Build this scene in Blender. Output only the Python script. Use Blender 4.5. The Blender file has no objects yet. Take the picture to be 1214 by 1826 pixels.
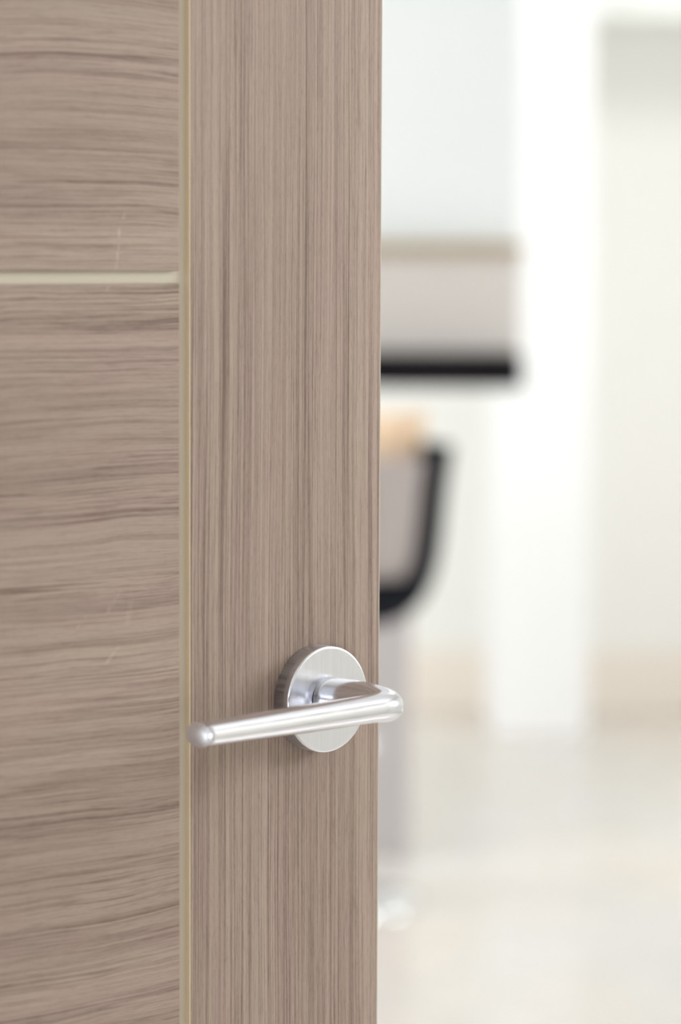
import bpy, bmesh, math, random
from mathutils import Vector, Matrix

random.seed(7)
scene = bpy.context.scene
COL = scene.collection

# ------------------------------------------------------------------ camera
F_PX, IMG_H = 5400.0, 1826.0
PITCH, ROLL = math.radians(5.0007), math.radians(0.2325)
EYE = Vector((0.0, 0.0, 1.25))
cam_data = bpy.data.cameras.new('camera')
cam = bpy.data.objects.new('camera', cam_data)
COL.objects.link(cam)
fwd = Vector((0, math.cos(PITCH), -math.sin(PITCH)))
up0 = Vector((0, math.sin(PITCH), math.cos(PITCH)))
right0 = Vector((1, 0, 0))
right = math.cos(ROLL) * right0 + math.sin(ROLL) * up0
up = -math.sin(ROLL) * right0 + math.cos(ROLL) * up0
m = Matrix((right, up, -fwd)).transposed().to_4x4()
m.translation = EYE
cam.matrix_world = m
cam_data.sensor_fit = 'VERTICAL'
cam_data.sensor_height = 36.0
cam_data.sensor_width = 36.0 * 1214 / 1826
cam_data.lens = 36.0 * F_PX / IMG_H
cam_data.clip_start = 0.02
cam_data.dof.use_dof = True
cam_data.dof.focus_distance = 1.476
cam_data.dof.aperture_fstop = 5.0
cam_data.dof.aperture_blades = 0
scene.camera = cam

# ------------------------------------------------------------------ world, exposure
scene.view_settings.view_transform = 'Standard'
scene.view_settings.look = 'None'
scene.view_settings.gamma = 1.0
scene.view_settings.use_curve_mapping = False
scene.view_settings.exposure = 0.0
world = bpy.data.worlds.new('daylight')
scene.world = world
world.use_nodes = True
bg = world.node_tree.nodes['Background']
bg.inputs['Color'].default_value = (0.93, 0.97, 1.0, 1)
bg.inputs['Strength'].default_value = 1.0

# ------------------------------------------------------------------ lights (unseen area lamps added as fill; no windows are built)
def area(name, loc, target, sx, sy, power, color=(1, 1, 1)):
    l = bpy.data.lights.new(name, 'AREA')
    l.shape = 'RECTANGLE'
    l.size, l.size_y = sx, sy
    l.energy = power
    l.color = color
    o = bpy.data.objects.new(name, l)
    COL.objects.link(o)
    o.location = loc
    o.rotation_euler = (Vector(target) - Vector(loc)).to_track_quat('-Z', 'Y').to_euler()
    return o

area('kitchen_left_fill_light', (-3.3, 4.8, 1.5), (0.4, 7.9, 0.6), 1.8, 1.8, 140, (0.95, 0.975, 1.0))  # added fill out of view on the left, lifts the back wall
area('kitchen_top_fill_light', (0.85, 6.75, 2.64), (0.75, 7.2, 0.0), 0.6, 0.5, 9.5, (0.97, 0.98, 1.0))  # added overhead to brighten the pillar and wall beside it; no fixture
area('kitchen_right_fill_light', (2.35, 6.3, 0.85), (0.6, 7.5, 0.1), 1.6, 1.5, 34, (0.95, 0.975, 1.0))  # added at the right to lift pillar, low back wall and floor
area('door_side_fill_light', (2.32, 2.10, 1.80), (0.0, 1.55, 1.05), 0.9, 0.8, 58, (0.94, 0.97, 1.0))  # added out-of-frame lamp for stile brightness and lever highlight; the wall is solid
area('hall_rear_fill_light', (0.1, -2.6, 0.95), (-0.1, 1.4, 0.95), 1.2, 0.9, 36, (0.96, 0.98, 1.0))  # added behind the camera as even fill on the door front
area('hall_left_fill_light', (-2.3, -0.95, 1.5), (-0.06, 1.33, 1.05), 1.0, 1.2, 9, (0.97, 0.99, 0.99))  # unseen lamp added at hall left for the lever end and rosette side

# ------------------------------------------------------------------ helpers
def srgb(r, g, b, k=1.0):
    def c(v):
        v = v / 255.0
        return (v / 12.92 if v <= 0.04045 else ((v + 0.055) / 1.055) ** 2.4) * k
    return (c(r), c(g), c(b), 1.0)

def tag(o, label=None, cat=None, group=None, kind=None):
    if label: o['label'] = label
    if cat: o['category'] = cat
    if group: o['group'] = group
    if kind: o['kind'] = kind
    return o

def empty(name, loc=(0, 0, 0), rz=0.0, parent=None):
    o = bpy.data.objects.new(name, None)
    o.empty_display_size = 0.05
    COL.objects.link(o)
    o.location = loc
    o.rotation_euler = (0, 0, rz)
    if parent: o.parent = parent
    return o

def obj(name, bm, mat, parent=None, smooth=False, loc=None):
    bmesh.ops.recalc_face_normals(bm, faces=bm.faces)
    me = bpy.data.meshes.new(name)
    bm.to_mesh(me)
    bm.free()
    if smooth:
        for f in me.polygons: f.use_smooth = True
    me.materials.append(mat)
    o = bpy.data.objects.new(name, me)
    COL.objects.link(o)
    if parent: o.parent = parent
    if loc: o.location = loc
    return o

def box_bm(x0, x1, y0, y1, z0, z1, bevel=0.0, seg=2, bm=None):
    new = bm is None
    if new: bm = bmesh.new()
    vs = [bm.verts.new((x, y, z)) for x in (x0, x1) for y in (y0, y1) for z in (z0, z1)]
    fs = []
    for idx in ((0, 1, 3, 2), (4, 6, 7, 5), (0, 4, 5, 1), (2, 3, 7, 6), (0, 2, 6, 4), (1, 5, 7, 3)):
        fs.append(bm.faces.new([vs[i] for i in idx]))
    if bevel > 0:
        es = list({e for f in fs for e in f.edges})
        bmesh.ops.bevel(bm, geom=es, offset=bevel, segments=seg, profile=0.5, affect='EDGES')
    return bm

def lathe_bm(profile, seg=96, axis='z', bm=None, cap=True):
    """profile: list of (radius, height); turned about z, or about -y (the door's outward normal) when axis == 'n'."""
    if bm is None: bm = bmesh.new()
    rings = []
    for r, h in profile:
        ring = []
        for i in range(seg):
            a = 2 * math.pi * i / seg
            if axis == 'z': ring.append(bm.verts.new((r * math.cos(a), r * math.sin(a), h)))
            else: ring.append(bm.verts.new((r * math.cos(a), -h, r * math.sin(a))))
        rings.append(ring)
    for a, b in zip(rings, rings[1:]):
        for i in range(seg):
            j = (i + 1) % seg
            bm.faces.new((a[i], a[j], b[j], b[i]))
    if cap:
        bm.faces.new(rings[0])
        bm.faces.new(rings[-1])
    return bm

# ------------------------------------------------------------------ materials
class NT:
    def __init__(self, name):
        self.m = bpy.data.materials.new(name)
        self.m.use_nodes = True
        self.t = self.m.node_tree
        self.b = self.t.nodes['Principled BSDF']
    def node(self, typ, **kw):
        n = self.t.nodes.new(typ)
        for k, v in kw.items(): setattr(n, k, v)
        return n
    def link(self, a, b): self.t.links.new(a, b)
    def put(self, inp, v):
        if isinstance(v, bpy.types.NodeSocket): self.link(v, inp)
        else: inp.default_value = v
    def math(self, op, a, b=None, c=None, clamp=False):
        n = self.node('ShaderNodeMath', operation=op, use_clamp=clamp)
        self.put(n.inputs[0], a)
        if b is not None: self.put(n.inputs[1], b)
        if c is not None: self.put(n.inputs[2], c)
        return n.outputs[0]
    def ramp(self, v, a, b, lo=0.0, hi=1.0):
        n = self.node('ShaderNodeMapRange', interpolation_type='SMOOTHSTEP', clamp=True)
        self.put(n.inputs['Value'], v)
        for k, x in (('From Min', a), ('From Max', b), ('To Min', lo), ('To Max', hi)): n.inputs[k].default_value = x
        return n.outputs['Result']
    def coord(self):
        c = self.node('ShaderNodeTexCoord').outputs['Object']
        s = self.node('ShaderNodeSeparateXYZ')
        self.link(c, s.inputs[0])
        return c, s.outputs[0], s.outputs[1], s.outputs[2]
    def vec(self, x, y, z):
        n = self.node('ShaderNodeCombineXYZ')
        for i, v in enumerate((x, y, z)): self.put(n.inputs[i], v)
        return n.outputs[0]
    def noise(self, v, scale=1.0, detail=2.0, rough=0.5, dist=0.0):
        n = self.node('ShaderNodeTexNoise')
        self.link(v, n.inputs['Vector'])
        n.inputs['Scale'].default_value = scale
        n.inputs['Detail'].default_value = detail
        n.inputs['Roughness'].default_value = rough
        n.inputs['Distortion'].default_value = dist
        return n.outputs['Fac']
    def mix(self, f, a, b):
        n = self.node('ShaderNodeMix', data_type='RGBA')
        self.put(n.inputs['Factor'], f)
        self.put(n.inputs[6], a)
        self.put(n.inputs[7], b)
        return n.outputs[2]
    def bump(self, h, strength, dist):
        n = self.node('ShaderNodeBump')
        n.inputs['Strength'].default_value = strength
        n.inputs['Distance'].default_value = dist
        self.link(h, n.inputs['Height'])
        self.link(n.outputs[0], self.b.inputs['Normal'])

def paint(name, col, rough=0.5, metal=0.0, var=0.03, spec=0.5, scale=6.0):
    t = NT(name)
    c, x, y, z = t.coord()
    n = t.noise(c, scale, 4)
    d = tuple(v * (1 - var * 2) for v in col[:3]) + (1,)
    t.put(t.b.inputs['Base Color'], t.mix(n, d, col))
    t.b.inputs['Roughness'].default_value = rough
    t.b.inputs['Metallic'].default_value = metal
    t.b.inputs['Specular IOR Level'].default_value = spec
    return t.m

WOOD_K = 0.755
def wood(name, vertical, marks=()):
    t = NT(name)
    c, x, y, z = t.coord()
    if vertical:
        u, w = x, z                     # u across the grain, w along it
        wa = t.noise(t.vec(t.math('MULTIPLY', u, 9.0), 3.1, t.math('MULTIPLY', w, 3.0)), 1, 2)
        u = t.math('ADD', u, t.math('MULTIPLY', t.math('SUBTRACT', wa, 0.5), 0.006))
    else:
        u, w = z, x
        wa = t.noise(t.vec(t.math('MULTIPLY', u, 7.0), 8.7, t.math('MULTIPLY', w, 7.0)), 1, 1.5)
        wb = t.noise(t.vec(t.math('MULTIPLY', u, 26.0), 2.2, t.math('MULTIPLY', w, 14.0)), 1, 2)
        u = t.math('ADD', u, t.math('MULTIPLY', t.math('SUBTRACT', wa, 0.5), 0.013))
        u = t.math('ADD', u, t.math('MULTIPLY', t.math('SUBTRACT', wb, 0.5), 0.0022))
    def lay(su, sw, seed, detail=2.0, rough=0.55):
        return t.noise(t.vec(t.math('MULTIPLY', u, su), seed, t.math('MULTIPLY', w, sw)), 1, detail, rough)
    if vertical:
        broad = t.ramp(lay(38, 1.0, 1.7, 2), 0.30, 0.72)
        mid = t.ramp(lay(260, 2.2, 5.3, 3), 0.42, 0.64)
        fine = t.ramp(lay(680, 3.0, 9.1, 2), 0.50, 0.64)
        hair = t.ramp(lay(1350, 5.0, 4.4, 1), 0.48, 0.66)
        dash = t.ramp(lay(1500, 45.0, 7.7, 1), 0.50, 0.68)
        pore = t.ramp(lay(2600, 260.0, 6.6, 1), 0.48, 0.72)
        k = (0.17, 0.19, 0.36, 0.42, 0.22, 0.18)
    else:
        broad = t.ramp(lay(26, 2.0, 1.1, 2), 0.30, 0.72)
        mid = t.ramp(lay(200, 4.0, 5.9, 3, 0.6), 0.44, 0.66)
        fine = t.ramp(lay(560, 6.5, 9.7, 3), 0.49, 0.62)
        hair = t.ramp(lay(950, 10.0, 4.1, 2), 0.48, 0.66)
        dash = t.ramp(lay(1100, 50.0, 7.1, 1), 0.50, 0.68)
        pore = t.ramp(lay(2000, 220.0, 6.2, 1), 0.45, 0.75)
        k = (0.20, 0.22, 0.42, 0.36, 0.28, 0.14)
    # coarse mask that lets some bands of lines die out and others gather
    gather = t.ramp(lay(70 if vertical else 45, 2.5, 12.3, 1), 0.36, 0.62, 0.5, 1.0)
    f = t.math('MULTIPLY', broad, k[0])
    for v, kk, g in ((mid, k[1], False), (fine, k[2], True), (hair, k[3], True), (dash, k[4], True), (pore, k[5], False)):
        vv = t.math('MULTIPLY', v, kk)
        if g: vv = t.math('MULTIPLY', vv, gather)
        f = t.math('ADD', f, vv)
    f = t.math('MULTIPLY', f, 1.0, clamp=True)
    light = srgb(184, 166, 151, WOOD_K)
    dark = srgb(126, 105, 95, WOOD_K)
    col = t.mix(f, light, dark)
    # pinkish / olive drift of the print
    tint = t.ramp(lay(60 if vertical else 35, 6.0, 21.0, 2), 0.35, 0.65)
    tn = t.node('ShaderNodeMix', data_type='RGBA', blend_type='MULTIPLY')
    tn.inputs['Factor'].default_value = 1.0
    t.link(col, tn.inputs[6])
    t.link(t.mix(tint, (1.0, 0.965, 0.985, 1), (0.995, 0.995, 0.975, 1)), tn.inputs[7])
    col = tn.outputs[2]
    # rubbed pale scratches: each is x = x0 + a*s + b*s*s for s = (z - z0) / len, 0..1
    for (x0, z0, z1, a, b, wid, op) in marks:
        s = t.math('DIVIDE', t.math('SUBTRACT', z, z0), z1 - z0)
        xc = t.math('ADD', t.math('MULTIPLY_ADD', s, a, x0), t.math('MULTIPLY', t.math('MULTIPLY', s, s), b))
        d = t.math('ABSOLUTE', t.math('SUBTRACT', x, xc))
        e = t.ramp(d, wid * 0.3, wid, 1.0, 0.0)
        e = t.math('MULTIPLY', e, t.ramp(s, -0.02, 0.15))
        e = t.math('MULTIPLY', e, t.ramp(s, 0.8, 1.02, 1.0, 0.0))
        wear = t.ramp(t.noise(t.vec(t.math('MULTIPLY', x, 300.0), 1.0, t.math('MULTIPLY', z, 220.0)), 1, 2), 0.35, 0.6)
        e = t.math('MULTIPLY', e, t.math('MULTIPLY', wear, op * 0.72))
        col = t.mix(e, col, srgb(214, 200, 186, WOOD_K))
    t.put(t.b.inputs['Base Color'], col)
    t.b.inputs['Roughness'].default_value = 0.55
    t.b.inputs['Specular IOR Level'].default_value = 0.16
    t.bump(t.math('SUBTRACT', 1.0, t.math('ADD', t.math('MULTIPLY', fine, 0.6), t.math('MULTIPLY', pore, 0.5))), 0.25, 0.00012)
    return t.m

def brushed(name, axis, rough=0.26, amount=0.16, freq=2600.0, col=(0.79, 0.80, 0.855, 1), bump=0.06):
    """satin metal with fine brush lines running along the given local axis"""
    t = NT(name)
    c, x, y, z = t.coord()
    sc = {'x': (22.0, freq, freq), 'y': (freq, 22.0, freq), 'z': (freq, freq, 22.0)}[axis]
    v = t.vec(*(t.math('MULTIPLY', q, s) for q, s in zip((x, y, z), sc)))
    n = t.noise(v, 1, 2)
    t.put(t.b.inputs['Base Color'], t.mix(t.ramp(n, 0.3, 0.7), tuple(q * 0.93 for q in col[:3]) + (1,), col))
    t.b.inputs['Metallic'].default_value = 1.0
    t.put(t.b.inputs['Roughness'], t.ramp(n, 0.3, 0.7, rough - amount * 0.4, rough + amount * 0.6))
    t.bump(n, bump, 0.00008)
    return t.m

M = {}
M['stile'] = wood('stile_wood_vertical_grain', True)
M['panel'] = wood('panel_wood_horizontal_grain', False, marks=[
    # x0,      z0,      z1,     a,       b,      width,  opacity
    (-0.1222, 1.2385, 1.2600, 0.0040, -0.0016, 0.0011, 0.60),
    (-0.1176, 1.2620, 1.2675, 0.0012, 0.0, 0.0011, 0.45),
    (-0.1275, 1.2295, 1.2345, 0.0030, 0.0, 0.0012, 0.30),
    (-0.1290, 1.0580, 1.0670, 0.0090, 0.0, 0.0016, 0.35),
    (-0.1275, 1.0810, 1.0920, 0.0050, 0.0030, 0.0020, 0.22),
    (-0.1160, 1.0740, 1.0920, 0.0030, 0.0, 0.0022, 0.18),
    (-0.1450, 1.0760, 1.0830, 0.0060, 0.0, 0.0016, 0.22),
])
M['cream'] = paint('cream_groove_lacquer', srgb(212, 201, 180, 0.80), 0.45, var=0.02)
M['tan_edge'] = paint('tan_groove_edge', srgb(216, 195, 164, 0.95), 0.45, var=0.02)
M['edge'] = paint('door_edge_banding', srgb(205, 190, 172, 0.9), 0.5, var=0.02)
M['core'] = paint('door_core_board', srgb(170, 150, 132, 0.9), 0.7)
M['rose_face'] = brushed('brushed_steel_face', 'z', 0.22, 0.05, 6500.0, bump=0.015)
M['rose_side'] = brushed('brushed_steel_side', 'y', 0.36, 0.16, 1700.0, bump=0.35)
M['lever'] = brushed('satin_steel_lever', 'x', 0.17, 0.05, 1800.0, bump=0.02)
M['lever_end'] = brushed('satin_steel_end', 'z', 0.48, 0.06, 3500.0, bump=0.03)
M['black_gap'] = paint('dark_joint', (0.02, 0.02, 0.02, 1), 0.6)
M['white'] = paint('white_wall_paint', srgb(244, 244, 243), 0.6, var=0.01)
M['wall'] = paint('off_white_wall_paint', srgb(238, 237, 232), 0.6, var=0.01)
M['hall'] = paint('hall_wall_paint', srgb(214, 210, 200), 0.6, var=0.01)
M['skirt'] = paint('beige_skirting_tile', srgb(238, 229, 217), 0.4, var=0.03)
M['ceiling'] = paint('ceiling_paint', srgb(240, 240, 240), 0.7, var=0.01)
M['cab'] = paint('white_cabinet_lacquer', srgb(226, 230, 231), 0.4, var=0.01)
M['oak'] = paint('pale_oak', srgb(176, 157, 124), 0.6, var=0.08, scale=20)
M['upstand'] = paint('warm_grey_panel', srgb(208, 202, 197), 0.45, var=0.01)
M['worktop'] = paint('black_worktop', srgb(30, 27, 31), 0.6, var=0.1, spec=0.04, scale=60)
M['post'] = paint('grey_post', srgb(190, 184, 184), 0.4, var=0.02)
M['stool_dark'] = paint('charcoal_upholstery', srgb(36, 37, 44), 0.8, var=0.1, spec=0.08, scale=40)
M['stool_grey'] = paint('taupe_upholstery', srgb(194, 184, 182), 0.7, var=0.05, scale=40)
M['orange'] = paint('pale_orange_fabric', srgb(248, 218, 186), 0.8, var=0.04, scale=30)
M['chrome'] = paint('chrome', (0.86, 0.88, 0.90, 1), 0.08, metal=1.0, var=0.0)
M['soffit'] = paint('soffit_paint', srgb(238, 240, 234), 0.6, var=0.01)

def floor_mat():
    t = NT('polished_beige_floor')
    c, x, y, z = t.coord()
    n1 = t.ramp(t.noise(t.vec(t.math('MULTIPLY', x, 1.7), t.math('MULTIPLY', y, 0.9), 0.0), 1.6, 3), 0.35, 0.65)
    n2 = t.ramp(t.noise(c, 9.0, 5, 0.6, 0.4), 0.3, 0.7)
    col = t.mix(n1, srgb(209, 207, 203), srgb(217, 207, 197))
    col = t.mix(t.math('MULTIPLY', n2, 0.35), col, srgb(238, 234, 226))
    t.put(t.b.inputs['Base Color'], col)
    t.b.inputs['Roughness'].default_value = 0.14
    return t.m
M['floor'] = floor_mat()

# ------------------------------------------------------------------ the rooms
def struct(name, bm, mat, label=None, cat=None):
    o = obj(name, bm, mat)
    tag(o, label, cat, kind='structure')
    return o

X0, X1, YH, YP, YB, ZC = -3.6, 2.42, -3.0, 0.96, 8.10, 2.70
struct('floor', box_bm(X0, X1, YH, YB + 0.2, -0.1, 0.0), M['floor'], 'polished pale beige floor running through the bright kitchen', 'floor')
struct('ceiling', box_bm(X0, X1, YH, YB + 0.2, ZC, ZC + 0.1), M['ceiling'], 'flat white ceiling over hall and kitchen', 'ceiling')
struct('wall_back', box_bm(X0, X1, YB, YB + 0.2, 0, ZC), M['wall'], 'off-white back wall of the kitchen behind the pillar', 'wall')
struct('baseboard_back', box_bm(X0, X1, YB - 0.012, YB, 0, 0.172, 0.003), M['skirt'], 'beige skirting along the foot of the back wall', 'baseboard')
struct('wall_pillar', box_bm(0.391, 0.636, 7.72, YB, 0, ZC, 0.004), M['white'], 'bright white square pillar right of the black worktop', 'pillar')
# wall with the doorway the door hangs in (the camera looks through it)
struct('wall_partition_left', box_bm(X0, -0.64, YP - 0.06, YP + 0.06, 0, ZC), M['hall'], 'hall wall on the hinge side of the doorway', 'wall')
struct('wall_partition_right', box_bm(0.30, X1, YP - 0.06, YP + 0.06, 0, ZC), M['hall'], 'hall wall on the latch side of the doorway', 'wall')
struct('wall_partition_head', box_bm(-0.64, 0.30, YP - 0.06, YP + 0.06, 2.09, ZC), M['hall'], 'hall wall above the doorway', 'wall')
struct('wall_left', box_bm(X0 - 0.1, X0, YH, YB + 0.2, 0, ZC), M['wall'], 'side wall left of hall and kitchen', 'wall')
struct('wall_right', box_bm(X1, X1 + 0.1, YH, YB + 0.2, 0, ZC), M['wall'], 'side wall right of hall and kitchen', 'wall')
struct('trim_1', box_bm(0.637, 2.415, 7.80, YB, 1.837, ZC, 0.003), M['soffit'], 'white boxed soffit at the top of the back wall right of the pillar', 'soffit')

# ------------------------------------------------------------------ the door
TH = 0.735412754
DOOR_POS = (-0.0124217, 1.4671373, 0.0)
HZ = 1.25 - 0.2192918                     # height of the handle's centre
D_EDGE, D_S, D_SL = 0.0434, -0.0781, -0.0846
D_HINGE = -0.757
Z0, Z1 = 0.012, 2.052
G0, G1 = HZ + 0.2021, HZ + 0.2079         # groove between the two panels
DEP = 0.0034                              # groove depth
THK = 0.040
door = empty('door_1', DOOR_POS, TH)
tag(door, 'open wood-grain door with cream grooves and a steel lever handle', 'door', kind='structure')
obj('door_core', box_bm(D_HINGE + 0.001, D_EDGE - 0.0012, DEP + 0.0006, THK - 0.003, Z0, Z1), M['core'], door)
obj('back_panel', box_bm(D_HINGE + 0.001, D_EDGE - 0.0012, THK - 0.003, THK, Z0, Z1), M['stile'], door)
stile = obj('stile', box_bm(D_S, D_EDGE - 0.0008, 0.0, DEP + 0.0006, Z0, Z1, 0.0004, 2), M['stile'], door)
tag(stile, 'vertical-grain wooden stile that carries the handle')
up_p = obj('panel', box_bm(D_HINGE + 0.001, D_SL, 0.0, DEP + 0.0006, G1, Z1, 0.0005, 2), M['panel'], door)
tag(up_p, 'upper horizontal-grain wooden panel above the cream groove')
lo_p = obj('panel', box_bm(D_HINGE + 0.001, D_SL, 0.0, DEP + 0.0006, Z0, G0, 0.0005, 2), M['panel'], door)
tag(lo_p, 'lower horizontal-grain wooden panel below the cream groove')
g = obj('groove_strip', box_bm(D_SL, D_S - 0.0004, DEP - 0.0002, DEP + 0.0006, Z0, Z1), M['cream'], door)
tag(g, 'cream strip in the upright groove beside the stile')
g = obj('groove_strip', box_bm(D_HINGE + 0.001, D_SL, DEP - 0.0002, DEP + 0.0006, G0, G1), M['cream'], door)
tag(g, 'cream strip in the level groove between the panels')
g = obj('groove_edge', box_bm(D_S - 0.0004, D_S, 0.0001, DEP - 0.0002, Z0, Z1), M['tan_edge'], door)
tag(g, 'thin tan edge lining the stile side of the groove')
obj('edge_banding', box_bm(D_EDGE - 0.0008, D_EDGE, 0.0001, THK, Z0, Z1, 0.0003, 1), M['edge'], door)

# handle: rosette and lever, in door coordinates (x along the door, -y out of it)
handle = empty('lever_handle', (0, 0, HZ), 0, door)
tag(handle, 'brushed steel lever handle on a round rosette')
T = 0.0104
R = 0.026
side = obj('rosette_rim', lathe_bm([(R - 0.0008, -0.0002), (R - 0.0008, 0.0004), (R, 0.0004), (R, T - 0.0007)], 160, 'n', cap=False), M['rose_side'], handle, True)
face = bmesh.new()
lathe_bm([(R, T - 0.0007), (R - 0.0002, T - 0.00035), (R - 0.0006, T - 0.0001), (R - 0.0010, T)], 160, 'n', bm=face, cap=False)
lathe_bm([(R - 0.0010, T), (0.0070, T)], 160, 'n', bm=face, cap=False)      # flat ring, own vertices: a crisp plane
fo = obj('rosette_face', face, M['rose_face'], handle, True)
obj('joint_ring', lathe_bm([(0.0, T - 0.001), (0.0100, T - 0.001), (0.0100, T + 0.0014), (0.0, T + 0.0014)], 96, 'n', cap=False), M['black_gap'], handle)

def lever_bm():
    """sweep of an oval along a path in the horizontal plane: out of the rosette, round the elbow, back along the door"""
    N, LEN = 0.0568, 0.1176
    pts = []
    n0, dE = 0.0430, 0.0138
    for i in range(7): pts.append((0.0, T + 0.0010 + (n0 - T - 0.0010) * i / 6.0))
    E = 2.45
    K = 40
    for i in range(1, K + 1):
        a = (math.pi / 2) * i / K
        dd = -dE * (1 - math.cos(a) ** (2 / E) if i < K else 1.0)
        nn = n0 + (N - n0) * (math.sin(a) ** (2 / E))
        pts.append((dd, nn))
    for i in range(1, 29): pts.append((-dE - (LEN - dE) * i / 28.0, N - 0.0025 * i / 28.0))
    # arc length
    s = [0.0]
    for a, b in zip(pts, pts[1:]): s.append(s[-1] + math.hypot(b[0] - a[0], b[1] - a[1]))
    L = s[-1]
    sb = s[6]; se = s[6 + K]
    def prof(q):
        keys = [(0.0, .0110, .0110), (sb * .5, .0109, .0107), (sb, .0104, .0092), (sb + (se - sb) * .5, .0094, .0073),
                (se, .0086, .0066), (se + (L - se) * .5, .0083, .0062), (L, .0077, .0055)]
        for (a, w0, h0), (b, w1, h1) in zip(keys, keys[1:]):
            if q <= b + 1e-9:
                u = (q - a) / (b - a); return w0 + (w1 - w0) * u, h0 + (h1 - h0) * u
        return keys[-1][1:]
    bm = bmesh.new()
    SEG = 64
    rings = []
    def ring(c, tan, w, h, zo):
        nrm = Vector((-tan[1], tan[0]))     # in the (d, n) plane
        r = []
        for k in range(SEG):
            a = 2 * math.pi * k / SEG
            ca, sa = math.cos(a), math.sin(a)
            e = 2 / 2.35
            ca = math.copysign(abs(ca) ** e, ca); sa = math.copysign(abs(sa) ** e, sa)
            d = c[0] + nrm[0] * w * ca
            n = c[1] + nrm[1] * w * ca
            r.append(bm.verts.new((d, -n, zo + h * sa)))
        rings.append(r)
    for i, p in enumerate(pts):
        a = pts[max(i - 1, 0)]; b = pts[min(i + 1, len(pts) - 1)]
        tv = Vector((b[0] - a[0], b[1] - a[1])).normalized()
        w, h = prof(s[i])
        q = s[i] / se
        zo = 0.0024 * q if q < 1 else 0.0024 - 0.0020 * (s[i] - se) / (L - se)     # the lever sags a little towards its tip
        ring(p, tv, w, h, zo)
    w, h = prof(L)
    for a, b in zip(rings, rings[1:]):
        for k in range(SEG):
            j = (k + 1) % SEG
            bm.faces.new((a[k], a[j], b[j], b[k]))
    bm.faces.new(rings[0]); bm.faces.new(rings[-1])
    # softly domed end, brushed across: a mesh of its own
    bm2 = bmesh.new()
    caps = []
    for q, sc_ in ((0.0, 1.0), (0.0005, .99), (0.0011, .96), (0.0017, .91), (0.0022, .84), (0.0027, .73), (0.0031, .58), (0.0034, .40), (0.0036, .20), (0.00365, .06)):
        r = []
        for k in range(SEG):
            a = 2 * math.pi * k / SEG
            e = 2 / 2.35
            ca = math.copysign(abs(math.cos(a)) ** e, math.cos(a)); sa = math.copysign(abs(math.sin(a)) ** e, math.sin(a))
            r.append(bm2.verts.new((-LEN - q, -(N - 0.0025 - w * sc_ * ca), 0.0004 + h * sc_ * sa)))
        caps.append(r)
    for a, b in zip(caps, caps[1:]):
        for k in range(SEG):
            j = (k + 1) % SEG
            bm2.faces.new((a[k], a[j], b[j], b[k]))
    bm2.faces.new(caps[-1])
    return bm, bm2
lever_mesh, end_mesh = lever_bm()
obj('lever', lever_mesh, M['lever'], handle, True)
obj('lever_end', end_mesh, M['lever_end'], handle, True)

# ------------------------------------------------------------------ the kitchen bar
wt = obj('bar_worktop', box_bm(-0.62, 0.372, 6.20, 6.80, 0.962, 1.032, 0.004, 2), M['worktop'])
tag(wt, 'thick black worktop slab of the breakfast bar', 'worktop')
ups = empty('bar_upstand', (0, 6.35, 1.032))
tag(ups, 'warm grey upright panel with an oak cap on the black worktop', 'panel')
obj('panel', box_bm(-0.62, 0.376, 0.0, 0.03, 0.0, 0.206, 0.002), M['upstand'], ups)
obj('cap_board', box_bm(-0.62, 0.380, -0.02, 0.07, 0.206, 0.226, 0.002), M['oak'], ups)
cab = empty('wall_cabinet', (0, 6.40, 1.260))
tag(cab, 'tall white cabinet above the oak-capped grey panel', 'cabinet')
obj('body', box_bm(-0.62, 0.376, 0.0195, 0.36, 0.0, 1.40, 0.002), M['cab'], cab)
for i in range(2):
    x0 = -0.62 + i * 0.498
    dr = obj('cabinet_door', box_bm(x0 + 0.0015, x0 + 0.4965, 0.0, 0.019, 0.002, 1.398, 0.002), M['cab'], cab)
base = empty('base_cabinet', (0, 6.36, 0))
tag(base, 'white base cabinet under the black worktop', 'cabinet')
obj('body', box_bm(-0.62, 0.05, 0.0195, 0.42, 0.10, 0.962, 0.002), M['cab'], base)
obj('plinth', box_bm(-0.62, 0.05, 0.06, 0.40, 0.0, 0.0995), M['cab'], base)
obj('cabinet_door', box_bm(-0.619, 0.049, 0.0, 0.019, 0.102, 0.958, 0.002), M['cab'], base)
bn = empty('storage_bin', (0.083, 6.23, 0.0))
tag(bn, 'tall plain grey bin standing on the floor behind the bar stool', 'bin')
obj('body', box_bm(-0.062, 0.062, -0.062, 0.062, 0.0, 0.76, 0.008, 3), M['post'], bn)
obj('lid', box_bm(-0.064, 0.064, -0.064, 0.064, 0.7605, 0.79, 0.008, 3), M['post'], bn)

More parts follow.
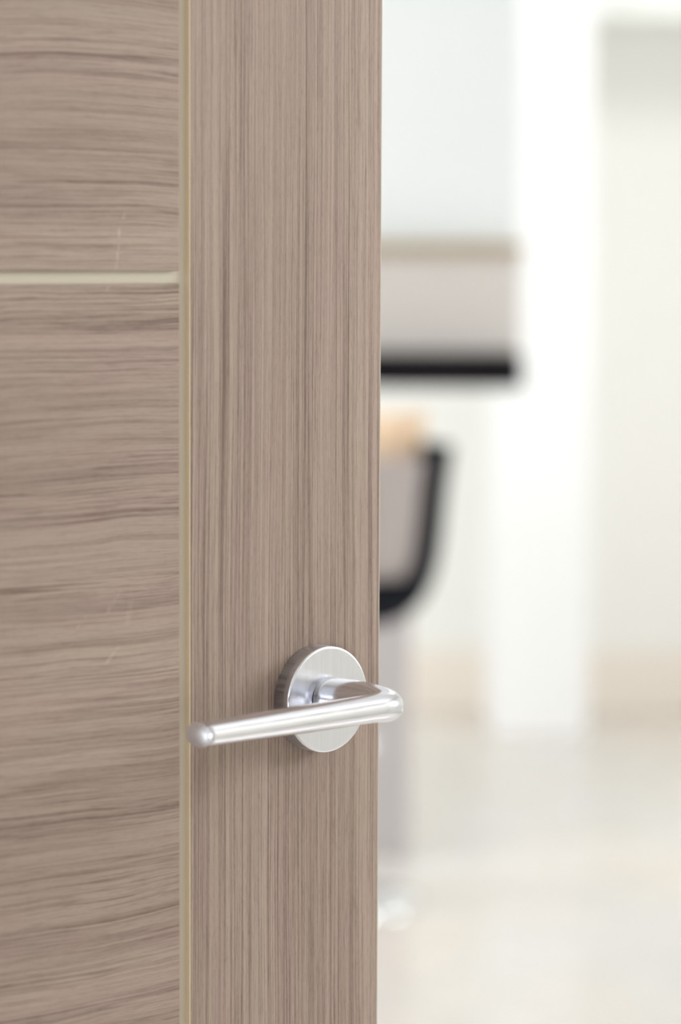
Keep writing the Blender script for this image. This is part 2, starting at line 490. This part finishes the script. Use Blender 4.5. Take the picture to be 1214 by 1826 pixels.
# ------------------------------------------------------------------ the bar stool
SX, SY = -0.03, 5.70
stool = empty('bar_stool', (SX, SY, 0.0))
tag(stool, 'bar stool with dark curved frame, taupe back and chrome disc foot', 'stool')
obj('base_disc', lathe_bm([(0.0, 0.0), (0.185, 0.0), (0.188, 0.004), (0.185, 0.009), (0.12, 0.018), (0.045, 0.030), (0.034, 0.050), (0.0, 0.050)], 64, 'z', cap=False), M['chrome'], stool, True)
obj('gas_column', lathe_bm([(0.0, 0.045), (0.028, 0.045), (0.028, 0.36), (0.020, 0.362), (0.020, 0.58), (0.0, 0.58)], 40, 'z', cap=False), M['chrome'], stool, True)
def tube_bm(path, rad, seg=16, closed=False, bm=None):
    if bm is None: bm = bmesh.new()
    rings = []
    n = len(path)
    for i, p in enumerate(path):
        a = path[(i - 1) % n] if (closed or i) else path[0]
        b = path[(i + 1) % n] if (closed or i < n - 1) else path[-1]
        t = (Vector(b) - Vector(a)).normalized()
        ref = Vector((0, 1, 0)) if abs(t.y) < 0.9 else Vector((0, 0, 1))
        u = t.cross(ref).normalized(); v = t.cross(u).normalized()
        r = rad(i / (n - 1)) if callable(rad) else rad
        if not isinstance(r, tuple): r = (r, r)
        rings.append([bm.verts.new(Vector(p) + u * r[0] * math.cos(2 * math.pi * k / seg) + v * r[1] * math.sin(2 * math.pi * k / seg)) for k in range(seg)])
    pairs = list(zip(rings, rings[1:])) + ([(rings[-1], rings[0])] if closed else [])
    for a, b in pairs:
        for k in range(seg):
            j = (k + 1) % seg
            bm.faces.new((a[k], a[j], b[j], b[k]))
    if not closed:
        bm.faces.new(rings[0]); bm.faces.new(rings[-1])
    return bm
# footrest ring and its stay
ringp = [(0.10 * math.cos(2 * math.pi * k / 40), 0.075 + 0.10 * math.sin(2 * math.pi * k / 40), 0.30) for k in range(40)]
obj('footrest', tube_bm(ringp, 0.011, 12, True), M['chrome'], stool, True)
# back: a dark U-shaped frame seen from behind, a taupe panel inside it
def ushape(k):      # k 0..1 from the left top round the bottom to the right top; front-view outline (x, z)
    pts = [(-0.208, 0.888), (-0.196, 0.80), (-0.188, 0.72), (-0.178, 0.66), (-0.155, 0.612), (-0.115, 0.588), (-0.05, 0.580),
           (0.05, 0.580), (0.115, 0.588), (0.155, 0.612), (0.178, 0.66), (0.188, 0.72), (0.196, 0.80), (0.208, 0.888)]
    q = k * (len(pts) - 1); i = min(int(q), len(pts) - 2); u = q - i
    p0 = Vector(pts[max(i - 1, 0)]); p1 = Vector(pts[i]); p2 = Vector(pts[i + 1]); p3 = Vector(pts[min(i + 2, len(pts) - 1)])
    return 0.5 * (2 * p1 + (p2 - p0) * u + (2 * p0 - 5 * p1 + 4 * p2 - p3) * u * u + (3 * p1 - p0 - 3 * p2 + p3) * u ** 3)
def backy(x):       # the back wraps round the sitter
    return -0.16 + 1.9 * x * x
NP = 72
path = []
for i in range(NP + 1):
    v = ushape(i / NP)
    path.append((v.x, backy(v.x), v.y))
obj('back_frame', tube_bm(path, (0.032, 0.030), 16), M['stool_dark'], stool, True)
bmp = bmesh.new()
NX, NZ = 22, 14
def half_w(z):      # inner half width of the frame at height z
    best = 0.0
    for i in range(NP // 2, NP):
        a, b = ushape(i / NP), ushape((i + 1) / NP)
        if min(a.y, b.y) <= z <= max(a.y, b.y) + 1e-6:
            u = 0 if abs(b.y - a.y) < 1e-9 else (z - a.y) / (b.y - a.y)
            best = max(best, a.x + (b.x - a.x) * u)
    return best
for off in (0.012, -0.012):
    grid = []
    for j in range(NZ + 1):
        z = 0.640 + (0.862 - 0.640) * j / NZ
        hw = max(half_w(z) - 0.008, 0.05)
        row = []
        for i in range(NX + 1):
            x = -hw + 2 * hw * i / NX
            puff = 0.010 * (1 - (2 * i / NX - 1) ** 4) * (1 - (2 * j / NZ - 1) ** 4)
            row.append(bmp.verts.new((x, backy(x) + off + math.copysign(puff, off), z)))
        grid.append(row)
    for j in range(NZ):
        for i in range(NX):
            bmp.faces.new((grid[j][i], grid[j][i + 1], grid[j + 1][i + 1], grid[j + 1][i]))
    if off > 0: g1 = grid
for i in range(NX):
    bmp.faces.new((g1[0][i], g1[0][i + 1], grid[0][i + 1], grid[0][i]))
    bmp.faces.new((g1[-1][i], g1[-1][i + 1], grid[-1][i + 1], grid[-1][i]))
for j in range(NZ):
    bmp.faces.new((g1[j][0], g1[j + 1][0], grid[j + 1][0], grid[j][0]))
    bmp.faces.new((g1[j][-1], g1[j + 1][-1], grid[j + 1][-1], grid[j][-1]))
obj('back_pad', bmp, M['stool_grey'], stool, True)
# seat: rounded dark pad
bms = bmesh.new()
SEG = 64
def seat_ring(k, z):
    r = []
    for i in range(SEG):
        a = 2 * math.pi * i / SEG
        ca, sa = math.cos(a), math.sin(a)
        e = 2 / 3.0
        r.append(bms.verts.new((0.165 * k * math.copysign(abs(ca) ** e, ca), 0.03 + 0.185 * k * math.copysign(abs(sa) ** e, sa), z)))
    return r
rr = [seat_ring(k, z) for k, z in ((0.5, 0.578), (0.9, 0.582), (0.98, 0.592), (1.0, 0.612), (0.985, 0.632), (0.93, 0.645), (0.7, 0.652), (0.3, 0.648))]
for a, b in zip(rr, rr[1:]):
    for i in range(SEG):
        j = (i + 1) % SEG
        bms.faces.new((a[i], a[j], b[j], b[i]))
bms.faces.new(rr[0]); bms.faces.new(rr[-1])
obj('seat', bms, M['stool_dark'], stool, True)

# cushion leaning in the stool, its top showing above the back
bmc = bmesh.new()
NC = 20
lay_ = []
for sgn in (1, -1):
    g_ = []
    for j in range(NC + 1):
        row = []
        for i in range(NC + 1):
            a, b = 2 * i / NC - 1, 2 * j / NC - 1
            puff = 0.045 * (max(0.0, (1 - a ** 4) * (1 - b ** 4)) ** 0.5)
            pull = 1 - 0.06 * (1 - abs(a * b)) * max(abs(a), abs(b)) ** 3
            row.append(bmc.verts.new((0.162 * a * pull, sgn * puff, 0.145 + 0.145 * b * pull)))
        g_.append(row)
    for j in range(NC):
        for i in range(NC):
            bmc.faces.new((g_[j][i], g_[j][i + 1], g_[j + 1][i + 1], g_[j + 1][i]))
bmesh.ops.remove_doubles(bmc, verts=bmc.verts, dist=1e-5)
cu = obj('cushion', bmc, M['orange'], None, True, (SX + 0.03, SY + 0.005, 0.654))
cu.rotation_euler = (math.radians(3), 0, 0)
tag(cu, 'pale orange cushion leaning in the dark bar stool', 'cushion')
